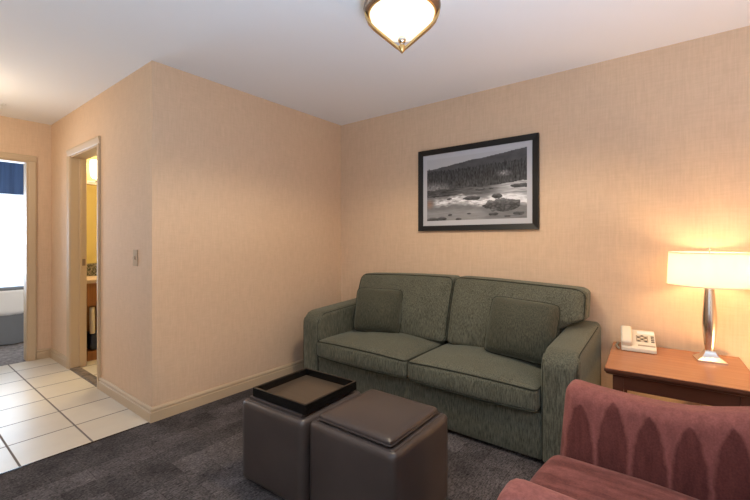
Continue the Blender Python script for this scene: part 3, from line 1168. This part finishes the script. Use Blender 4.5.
NX, NZ = 250, 150
me = bpy.data.meshes.new('photograph_print')
vs = [(ax0 + (ax1 - ax0) * i / NX, FY - 0.0168, az1 + (az0 - az1) * j / NZ) for j in range(NZ + 1) for i in range(NX + 1)]
fs = [(j * (NX + 1) + i, (j + 1) * (NX + 1) + i, (j + 1) * (NX + 1) + i + 1, j * (NX + 1) + i + 1) for j in range(NZ) for i in range(NX)]
me.from_pydata(vs, [], fs)
ca = me.color_attributes.new('grey', 'FLOAT_COLOR', 'POINT')
buf = []
for j in range(NZ + 1):
    for i in range(NX + 1):
        u, v = i / NX, j / NZ
        g = art(u, v)
        brown = 0.6 * max(0, 1 - math.hypot((u - 0.03) / 0.06, (v - 0.73) / 0.10))
        buf += [g * (1 + 0.9 * brown), g, g * (1.04 - 0.5 * brown), 1.0]
ca.data.foreach_set('color', buf)
M['print'] = mat('river_photograph_print', (0.3, 0.3, 0.3), 0.55, spec=0.3)
k = NT(M['print'])
at = k.n('ShaderNodeVertexColor', layer_name='grey')
k.base(at.outputs['Color'])
me.materials.append(M['print'])
po = bpy.data.objects.new('photograph_print', me)
COL.objects.link(po)
po.parent = pic
po.matrix_parent_inverse = world(pic).inverted()

# ------------------------------------------------------------------ ceiling light
QX, QY = 1.747, 0.413
cl = thing('ceiling_light', 'lit bowl ceiling light with bronze ring at the top edge above the sofa', 'lamp', (QX, QY, H))
obj('canopy', lathe(bmesh.new(), [(0, 0), (0.085, 0), (0.085, -0.012), (0.065, -0.035), (0, -0.035)], 40, (QX, QY, H)), M['bronze'], cl)
obj('ring', lathe(bmesh.new(), [(0.150, 2.366), (0.172, 2.372), (0.184, 2.360), (0.186, 2.345), (0.180, 2.332), (0.168, 2.322), (0.160, 2.318), (0.157, 2.324), (0.160, 2.340)], 56, (QX, QY, 0), closed=True), M['bronze'], cl)
obj('ring_bead', lathe(bmesh.new(), [(0.163, 2.321), (0.166, 2.315), (0.161, 2.311), (0.156, 2.315), (0.157, 2.322)], 56, (QX, QY, 0), closed=True), M['brass'], cl)
obj('glass_bowl', lathe(bmesh.new(), [(0.157, 2.350), (0.158, 2.325), (0.150, 2.295), (0.130, 2.262), (0.100, 2.236), (0.060, 2.219), (0.025, 2.213), (0, 2.212)], 56, (QX, QY, 0)), M['bowl'], cl)
px_, py_ = 0.832, 0.554
for s in (1, -1):
    bm = bmesh.new()
    prof = [(0.176, 2.330), (0.160, 2.292), (0.135, 2.262), (0.100, 2.232), (0.060, 2.198), (0.025, 2.168), (0.004, 2.152)]
    prev = None
    for i, (r_, z_) in enumerate(prof):
        w_ = 0.020 - 0.010 * (i / (len(prof) - 1))
        nx_, nz_ = (0.75, -0.66)
        row = []
        for off in (0.0, 0.012):
            for sd in (-1, 1):
                row.append(bm.verts.new((QX + s * px_ * (r_ + off * nx_ * 0.6) - py_ * sd * w_, QY + s * py_ * (r_ + off * nx_ * 0.6) + px_ * sd * w_, z_ + off * nz_)))
        if prev:
            for a, b in ((0, 1), (1, 3), (3, 2), (2, 0)):
                bm.faces.new((prev[a], prev[b], row[b], row[a]))
        else:
            bm.faces.new((row[0], row[1], row[3], row[2]))
        prev = row
    bm.faces.new((prev[0], prev[2], prev[3], prev[1]))
    obj('strap', bm, M['brass'], cl, smooth=False)
obj('drop', lathe(bmesh.new(), [(0, 2.172), (0.012, 2.170), (0.020, 2.160), (0.016, 2.146), (0.008, 2.136), (0, 2.128)], 20, (QX, QY, 0)), M['brass'], cl)
obj('finial', lathe(bmesh.new(), [(0, 2.213), (0.010, 2.212), (0.018, 2.203), (0.020, 2.194), (0.016, 2.183), (0.008, 2.177), (0.008, 2.168), (0, 2.166)], 20, (QX, QY, 0)), M['steel'], cl)
bl = bulb('ceiling_lamp_light', (QX, QY, 2.12), 50, (1.0, 0.81, 0.57), 0.10, 168)
bl.parent = cl
bl.matrix_parent_inverse = world(cl).inverted()

# ------------------------------------------------------------------ switch, sprinkler
sw = thing('light_switch', 'beige light switch on the wall beside the bathroom door', 'switch', (-0.262, 0, 1.10))
obj('switch_plate', B((-0.297, -0.006, 1.042), (-0.227, 0, 1.158), 0.002, 1), M['plate'], sw, smooth=False)
bm = B((-0.271, -0.017, 1.088), (-0.253, -0.005, 1.112), 0.002, 1)
obj('toggle', bm, M['plate'], sw, smooth=False)
sp = thing('ceiling_sprinkler', 'small round sprinkler on the hall ceiling at the left edge', 'sprinkler', (-1.96, -0.46, H))
obj('escutcheon', lathe(bmesh.new(), [(0, 0), (0.045, 0), (0.043, -0.006), (0.02, -0.012), (0, -0.012)], 24, (-1.96, -0.46, H)), M['white'], sp)
obj('sprinkler_head', lathe(bmesh.new(), [(0, -0.010), (0.008, -0.010), (0.008, -0.032), (0.018, -0.034), (0.018, -0.037), (0, -0.038)], 16, (-1.96, -0.46, H)), M['white'], sp)

# ------------------------------------------------------------------ bathroom
vn = thing('bathroom_vanity', 'brown wood bathroom vanity with granite top seen through the narrow doorway', 'vanity', (-2.13, 0.85, 0))
VX0, VX1, VY0, VY1 = XL + 0.004, -1.90, 0.145, 1.60
obj('countertop', B((VX0, VY0 - 0.01, 0.79), (VX1 + 0.035, VY1, 0.826), 0.006, 2), M['plate'], vn)
obj('backsplash', B((VX0, VY0 - 0.01, 0.826), (VX0 + 0.02, VY1, 0.965), 0.003, 1), M['granite'], vn)
obj('apron', B((VX1 - 0.02, VY0, 0.56), (VX1, VY1, 0.79), 0.002, 1), M['vanity'], vn)
for a in (VY0, VY1 - 0.03):
    obj('side_panel', B((VX0, a, 0.0), (VX1 - 0.02, a + 0.03, 0.79), 0.002, 1), M['vanity'], vn)
obj('shelf', B((VX0, VY0 + 0.03, 0.055), (VX1, VY1 - 0.03, 0.095), 0.002, 1), M['vanity'], vn)
obj('plinth', B((VX1 - 0.03, VY0 + 0.03, 0.0), (VX1 - 0.01, VY1 - 0.03, 0.055), 0.002, 1), M['vanity'], vn)
obj('back_panel', B((VX0, VY0 + 0.03, 0.095), (VX0 + 0.015, VY1 - 0.03, 0.79)), M['vanity'], vn)
bm = soft((0.20, 0.19, 0.17), 0.02, 8)
tag(obj('waste_bin', place(bm, T(VX1 - 0.13, 0.305, 0.181)), M['navy']), 'navy blue bin on the low shelf of the bathroom vanity', 'bin')
bm = lathe(bmesh.new(), [(0, 0), (0.022, 0), (0.024, 0.01), (0.024, 0.26), (0.02, 0.27), (0, 0.27)], 20, (VX1 - 0.055, 0.232, 0.267))
tag(obj('rolled_towel', bm, M['phone']), 'narrow cream roll standing upright by the navy bin in the bathroom vanity', 'towel')
mr = thing('bathroom_mirror', 'tall yellow-lit mirror above the bathroom vanity', 'mirror', (XL + 0.002, 0.85, 0.97))
obj('mirror_glass', B((XL + 0.002, 0.17, 0.968), (XL + 0.008, 1.58, 1.845)), M['mirror'], mr, smooth=False)
vl = thing('vanity_light', 'lit white glass vanity light above the bathroom mirror', 'lamp', (XL + 0.03, 0.6, 1.87))
obj('light_bar', B((XL + 0.001, 0.16, 1.852), (XL + 0.045, 1.45, 1.890), 0.006, 2), M['towel'], vl)
for y in (0.385, 0.80, 1.21):
    obj('glass_shade', lathe(bmesh.new(), [(0, 0.0), (0.045, 0.0), (0.066, 0.03), (0.074, 0.15), (0.069, 0.195), (0.060, 0.195), (0, 0.19)], 28, (XL + 0.10, y, 1.915)), M['bath_bulb'], vl)
    obj('glass_holder', tube(bmesh.new(), [(XL + 0.04, y, 1.885), (XL + 0.10, y, 1.885), (XL + 0.10, y, 1.922)], 0.009, False, 10), M['bronze'], vl)
bulb('bathroom_light', (-1.75, 0.95, 2.1), 30, (1.0, 0.82, 0.48), 0.12)
struct('wall_bathroom_inner', B((-0.13, TH, 0), (-TH, YB, H)), M['bath_wall'])
struct('wall_bathroom_rear', B((XL, YB, 0), (-TH, YB + TH, H)), M['bath_wall'])
struct('wall_bathroom_side', B((XL - 0.001, TH, 0), (XL + 0.0005, YB, H)), M['bath_wall'])

# ------------------------------------------------------------------ bedroom seen through the far door
bed = thing('bed', 'white made bed with a slate grey skirt seen through the bedroom doorway', 'bed', (-4.1, -0.9, 0))


def skirt():
    bm = bmesh.new()
    rows = []
    x0, x1, y0, y1 = -4.85, -3.36, -2.2, 0.16
    path = [(x1, y0 + (y1 - y0) * q / 90) for q in range(91)] + [(x1 + (x0 - x1) * q / 60, y1) for q in range(1, 61)]
    for z in (0.012, 0.15, 0.30, 0.44):
        row = []
        for i, (x, y) in enumerate(path):
            d = 0.014 * math.sin(i * 0.9) * (1 - z / 0.5)
            row.append(bm.verts.new((x + (d if i < 91 else 0), y + (d if i >= 91 else 0), z)))
        rows.append(row)
    for A, C in zip(rows, rows[1:]):
        for i in range(len(A) - 1):
            bm.faces.new((A[i], A[i + 1], C[i + 1], C[i]))
    return bm


obj('bed_skirt', skirt(), M['skirt'], bed)
obj('box_spring', B((-4.85, -2.18, 0.10), (-3.39, 0.13, 0.40), 0.02, 2), M['sheet'], bed)


def duvet_dfm(p):
    if p.z < 0:
        p.z += 0.010 * math.sin(p.y * 5.5) + 0.008 * math.sin(p.y * 13)
    return p


obj('duvet', place(soft((1.54, 2.42, 0.32), 0.06, 20, (0, 0, 0.015), deform=duvet_dfm), T(-4.10, -1.02, 0.515)), M['sheet'], bed)
bm = soft((0.10, 2.424, 0.05), 0.02, 10)
obj('bed_runner', place(bm, T(-3.385, -1.02, 0.655)), M['skirt'], bed)


def cloth(x, y0, y1, z0, z1, amp, per, n):
    bm = bmesh.new()
    rows = []
    for z in (z0, (z0 + z1) / 2, z1):
        rows.append([bm.verts.new((x + amp * math.sin(2 * math.pi * (y0 + (y1 - y0) * i / n) / per), y0 + (y1 - y0) * i / n, z)) for i in range(n + 1)])
    for A, C in zip(rows, rows[1:]):
        for i in range(n):
            bm.faces.new((A[i], A[i + 1], C[i + 1], C[i]))
    geom = bm.faces[:]
    bmesh.ops.recalc_face_normals(bm, faces=geom)
    bmesh.ops.solidify(bm, geom=geom, thickness=0.006)
    return bm


va = thing('curtain_valance', 'navy blue valance across the top of the bedroom window', 'curtain', (-4.88, -0.6, 2.36))
obj('valance_cloth', cloth(-4.86, -1.95, 0.72, 1.90, 2.36, 0.012, 0.16, 160), M['blue'], va)
obj('rod', tube(bmesh.new(), [(-4.90, -1.98, 2.35), (-4.90, 0.75, 2.35)], 0.012, False, 10), M['white'], va)
